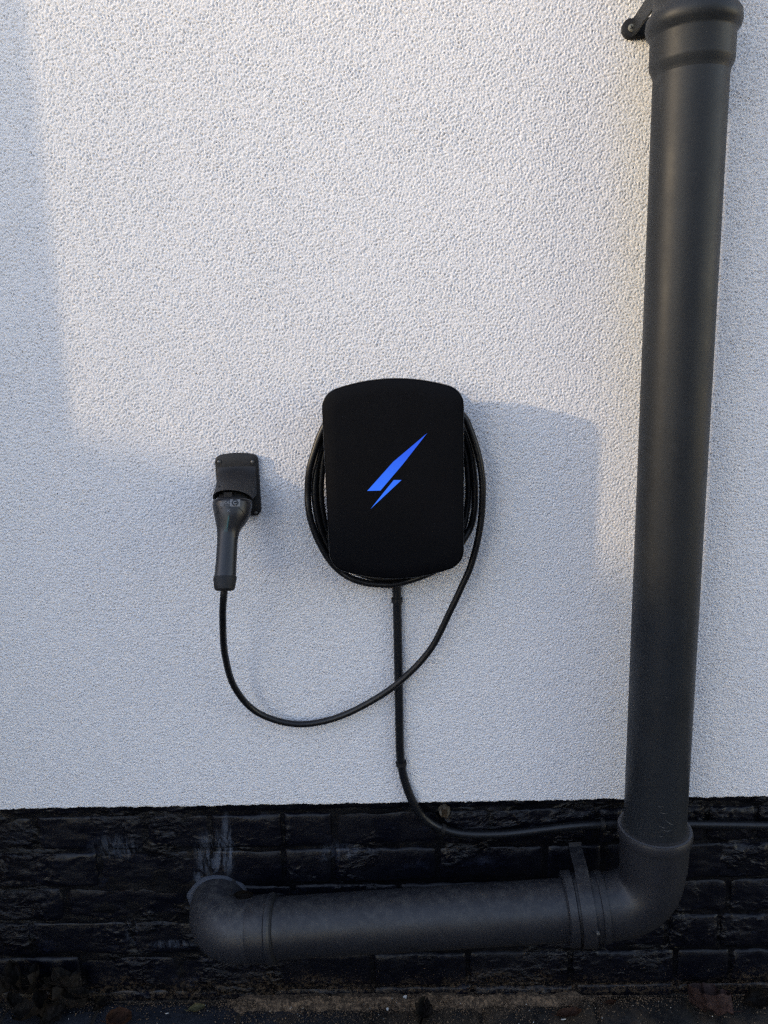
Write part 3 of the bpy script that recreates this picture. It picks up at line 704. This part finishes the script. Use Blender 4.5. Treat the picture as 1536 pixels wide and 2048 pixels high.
link('plug_end', MB().box((c.x - 0.0062, c.y - 0.003, c.z - 0.0095), (c.x + 0.0055, c.y + 0.004, c.z + 0.0090)).mesh(), M['wood'], pl, smooth=False)

# ------------------------------------------------------------------ leaves, flakes and grit on the ground
def leaf_mesh(L, W, curl, seed, lobes=0):
    rnd = random.Random(seed); mb = MB(); n = 22; rows = []
    for i in range(n + 1):
        t = i / n; wv = math.sin(math.pi * min(1, t * 0.96 + 0.03)) ** 0.75 * W / 2
        if lobes: wv *= 0.72 + 0.38 * abs(math.sin(t * math.pi * lobes))
        row = []
        for j in range(-7, 8):
            s = j / 7; y = s * wv; q = Vector((t * 3, s * 2, seed))
            z = curl * ((s * s) * W * 0.55 + 0.35 * L * (t - 0.4) ** 2) + 0.20 * W * noise.noise(q * 1.3) + 0.09 * W * noise.noise(q * 3.3) + 0.04 * W * noise.noise(q * 8) - 0.04 * W * (1 - abs(s))
            row.append(Vector(((t - 0.5) * L, y, z)))
        rows.append(row)
    mb.loft(rows, False, False, closed=False)
    mb.loft([[p - Vector((0, 0, 0.0004)) for p in r] for r in rows], False, False, closed=False)
    mb.loft(tube_rings([rows[0][7] + Vector((0.004, 0, 0)), rows[0][7] - Vector((L * 0.12, 0, -0.002)), rows[0][7] - Vector((L * 0.24, -L * 0.04, -0.006))], [0.0008, 0.0007, 0.0005], 6))
    return mb.mesh()


def gnd(px, py, z=0.0):
    r = at(px, py, 0) - CP; return CP + r * ((z - CP.z) / r.z)
leaves = [((1423, 2018), 0.085, 0.060, 1.0, 'leaf_red', 3, (0.35, 0.25, 2.6), 'large crumpled red brown leaf lying at the foot of the wall on the right', 0.020),
          ((1502, 2002), 0.060, 0.042, 1.2, 'leaf_brown', 2, (0.6, 0.2, 0.4), 'curled dark leaf behind the large red brown leaf', 0.014),
          ((238, 2046), 0.050, 0.036, 1.1, 'leaf_rust', 0, (0.2, 0.1, 0.2), 'rust coloured leaf on the smooth slab at the bottom edge', 0.007),
          ((197, 2012), 0.032, 0.022, 1.3, 'leaf_brown', 0, (0.4, 0.3, 1.2), 'small dark curled leaf in the joint between the smooth slabs', 0.007),
          ((393, 2019), 0.034, 0.016, 0.8, 'leaf_olive', 0, (0.25, 0.1, 0.35), 'small olive yellow leaf lying over a slab joint', 0.006),
          ((843, 2030), 0.050, 0.036, 0.9, 'leaf_brown', 3, (0.3, 0.0, 1.4), 'flat brown lobed leaf on the gritty paving in the middle', 0.007),
          ((1138, 2030), 0.050, 0.020, 0.9, 'leaf_rust', 2, (0.2, 0.0, 0.1), 'low rusty brown leaf on the paving left of the large leaf', 0.005),
          ((1216, 1994), 0.022, 0.009, 1.4, 'leaf_rust', 0, (0.6, 0.0, 0.1), 'tiny rolled leaf against the brick below the lower pipe bend', 0.006)]
for (px, py), L, W, cu, mt, lo, rot, lab, lift in leaves:
    o = link('leaf', leaf_mesh(L, W, cu, px, lo), M[mt], sharp=0); p = gnd(px, py, lift); p.y = min(p.y, -0.012)
    o.location = p; o.rotation_euler = rot; tag(o, lab, 'leaf')
heap = [(52, 1985), (70, 1960), (98, 1975), (120, 1998), (88, 2010), (140, 2012), (30, 2012), (128, 1972), (60, 2030), (108, 2032), (20, 1975), (150, 1992), (38, 1955)]
for i, (px, py) in enumerate(heap):
    z = 0.008 + 0.010 * (i % 3) + max(0, (1985 - py)) * 0.0008
    p = gnd(px, py, z)
    if p.y > -0.016: p = at(px, py, -0.020)
    o = link('dead_leaf', leaf_mesh(random.uniform(0.045, 0.065), random.uniform(0.026, 0.040), random.uniform(0.8, 1.5), i + 20, random.choice((0, 2, 3))), M['leaf_brown'], sharp=0)
    o.location = p; o.rotation_euler = (random.uniform(-0.7, 0.7), random.uniform(-0.5, 0.5), random.uniform(0, 6.28))
    tag(o, 'dark brown dead leaf in the heap at the left foot of the wall', 'leaf', 'dead leaves heaped at the left foot of the wall')
# a little twig-like dry seed head among the heap
mb = MB()
c = at(108, 1970, -0.03)
for k in range(11):
    a = -0.4 + k * 0.36; L = random.uniform(0.014, 0.024); e = c + Vector((math.cos(a) * L, -0.006 * math.sin(k), abs(math.sin(a)) * L))
    mb.loft(tube_rings([c, c.lerp(e, 0.5) + Vector((0, 0, 0.002)), e], [0.0008, 0.0006, 0.0004], 5))
tag(link('dry_sprig', mb.mesh(), M['leaf_brown'], sharp=0), 'dry brown sprig standing out of the heap of dead leaves', 'sprig')


def pebble(mb, c, r, rnd):
    k = len(mb.v); q = [Vector(d) for d in ((1, 0, 0), (-1, 0, 0), (0, 1, 0), (0, -1, 0), (0, 0, 0.8), (0, 0, -0.8))]
    mt = Matrix.Rotation(rnd.uniform(0, 6.28), 3, 'Z') @ Matrix.Rotation(rnd.uniform(0, 1.5), 3, 'X')
    mb.v += [tuple(c + (mt @ (d * rnd.uniform(0.6, 1.3))) * r) for d in q]
    for t in ((0, 2, 4), (2, 1, 4), (1, 3, 4), (3, 0, 4), (2, 0, 5), (1, 2, 5), (3, 1, 5), (0, 3, 5)): mb.f.append(tuple(k + i for i in t))


rnd = random.Random(3)
mb = MB()
DK = ((-2000, 0.05), (100, 0.08), (380, 0.12), (440, 0.7), (560, 1.0), (700, 0.75), (840, 1.0), (1000, 0.8), (1060, 0.95), (1110, 0.3), (1300, 0.14), (1400, 0.28), (4000, 0.2))
def dens(x):
    px = 768 + x / 0.00107
    for (a, u), (b_, v) in zip(DK, DK[1:]):
        if a <= px < b_: return max(0.03, (u + (v - u) * (px - a) / (b_ - a)) * (1 + 0.5 * noise.noise(Vector((x * 14, 0.7, 0)))))
    return 0.08
# one low drift of sand against the brick, with grains scattered over and round it
rows = []
nx = 260
for j, (yy, zz) in enumerate(((0.030, 0.002), (0.016, 0.006), (0.006, 0.0085), (-0.003, 0.0060), (-0.012, 0.0025), (-0.024, -0.006))):
    rows.append([Vector((-0.9 + i * 1.8 / nx, yy + 0.009 * noise.noise(Vector((i * 0.21, j * 0.2, 2))), zz * (0.25 + 1.0 * dens(-0.9 + i * 1.8 / nx) ** 0.7) * (1 + 0.8 * noise.noise(Vector((i * 0.33, 1, j * 0.5))) + 0.4 * noise.noise(Vector((i * 1.1, 1, j * 0.9)))) - 0.014 * max(0.0, min(1.0, (0.62 - dens(-0.9 + i * 1.8 / nx)) / 0.4)))) for i in range(nx + 1)])
mb.loft(rows, False, False, closed=False)
cnt = 0
while cnt < 15000:
    x = rnd.uniform(-0.9, 0.85)
    if rnd.random() > dens(x): continue
    y = 0.008 - abs(rnd.gauss(0, rnd.choice((0.014, 0.014, 0.045))))
    pebble(mb, Vector((x, y, 0.0015 + max(0, 0.006 + y * 0.3) * dens(x))), rnd.choice((0.0005, 0.0008, 0.0008, 0.0012, 0.0018)), rnd); cnt += 1
for k in range(1500):                          # grit caught on the brick ledges
    x = rnd.uniform(-0.3, 0.8); z = rnd.choice((0.028, 0.024, 0.020, 0.06)) * rnd.uniform(0.7, 1.2)
    pebble(mb, Vector((x, PF - 0.0035, z)), rnd.uniform(0.0004, 0.0009), rnd)
tag(link('grit', mb.mesh(), M['grit'], smooth=False), 'brown sand and grit swept along the foot of the plinth', 'grit', kind='stuff')
mb = MB()
for k in range(70):
    x = rnd.uniform(-0.85, 0.8); y = -0.004 - abs(rnd.gauss(0, 0.03)); pebble(mb, Vector((x, y, 0.0045)), rnd.choice((0.0007, 0.0009, 0.0013)), rnd)
tag(link('paint_crumbs', mb.mesh(), M['chip'], smooth=False), 'tiny white paint crumbs scattered on the paving', 'crumbs', kind='stuff')
def flake(px, py, r, lab, seed):
    rr_ = random.Random(seed); mb = MB(); n = 9; p0 = gnd(px, py, 0.007)
    q = [(math.cos(2 * math.pi * k / n), math.sin(2 * math.pi * k / n), rr_.uniform(0.55, 1.25)) for k in range(n)]
    mb.loft([[Vector((x * s * r, y * s * r * 0.8, z + 0.35 * r * x * s)) for x, y, s in q] for z in (0, 0.0012)])
    o = link('paint_flake', mb.mesh(), M['chip'], smooth=False); o.location = p0; o.rotation_euler = (0.5, 0.1, rr_.uniform(0, 6)); tag(o, lab, 'flake')
flake(809, 1996, 0.0058, 'largest white paint flake, in the grit below the horizontal pipe', 1)
flake(1127, 2039, 0.0045, 'white paint flake on bare dark paving near the bottom edge', 2)
flake(774, 2018, 0.0034, 'small white flake on the paving just below the largest one', 4)
flake(334, 2027, 0.0034, 'single white flake on the smooth blue grey slab', 5)
flake(784, 1996, 0.0030, 'small white flake in the grit left of the largest one', 6)

# dust and white crumbs lying on the bend into the wall
mb = MB(); bb = BVHTree.FromPolygons([v.co.copy() for v in bpy.data.objects['wall_bend'].data.vertices], [list(p.vertices) for p in bpy.data.objects['wall_bend'].data.polygons])
for k in range(150):
    px = rnd.gauss(470, 45); py = rnd.gauss(1812, 22); h = bb.ray_cast(CP, (at(px, py, -0.1) - CP).normalized())
    if h[0]: pebble(mb, h[0], rnd.choice((0.0003, 0.0005, 0.0005, 0.0009)), rnd)
tag(link('dust', mb.mesh(), M['scratch'], sp, smooth=False), kind='stuff')
o = link('leaf', leaf_mesh(0.036, 0.016, 1.5, 77), M['leaf_brown'], sharp=0); o.location = at(484, 1790, -0.045); o.rotation_euler = (0.9, 0.2, 0.3)
tag(o, 'small curled brown leaf caught on top of the pipe bend at the wall', 'leaf')

# ------------------------------------------------------------------ left of the frame: unseen post and wall added to cast the edges of the sun patch
XS = -0.585; XR = -1.00
hp = (XS - XR) * 0.10 / 0.25
post = tag(link('shade_post', MB().box((XR - 0.12, -hp, -0.02), (XR, -0.002, 2.9)).mesh(), M['timber'], smooth=False), 'unseen tall timber post added left of the frame to cast the left shade edge', 'post')
XW = -3.5; ZW = 1.215 + (-0.585 - XW) * 0.28
gw = thing('shade_wall', 'unseen man high pale rendered wall added left of the frame to cast the lower shade edge', 'wall')
link('render_coat', MB().box((XW - 0.20, -5.2, -0.02), (XW, -0.002, ZW - 0.04)).mesh(), M['render'], gw, smooth=False)
for k in range(9): link('coping', MB().box((XW - 0.23, -0.58 * k - 0.573, ZW - 0.04), (XW + 0.0, -0.58 * k - 0.002, ZW)).mesh(), M['cop'], gw, smooth=False)

# unseen house added behind the camera to block the low sky glow
nh = thing('sky_block_house', 'unseen dark brick house added behind the camera to block the low sky', 'house')
NB = N('dull_brick_wall').set(color=(0.11, 0.075, 0.06), rough=0.9)
link('wall', MB().box((-3.0, -11.6, -0.02), (9.5, -9.6, 3.4)).mesh(), NB, nh, smooth=False)
ro_ = MB(); ro_.v = [(-3.3, -9.3, 3.3), (9.8, -9.3, 3.3), (9.8, -11.9, 4.6), (-3.3, -11.9, 4.6), (-3.3, -11.9, 3.3), (9.8, -11.9, 3.3)]; ro_.f = [(0, 1, 2, 3), (0, 3, 4), (1, 5, 2), (3, 2, 5, 4), (0, 4, 5, 1)]
link('roof', ro_.mesh(), M['dull'], nh, smooth=False)
for x in (-1.2, 2.4, 6.0):
    for z in (0.9,):
        wf = link('window', MB().box((x, -9.62, z), (x + 1.2, -9.57, z + 1.1)).mesh(), M['cop'], nh, smooth=False)
        link('pane', MB().box((x + 0.07, -9.60, z + 0.07), (x + 1.13, -9.56, z + 1.03)).mesh(), M['grip'], wf, smooth=False)
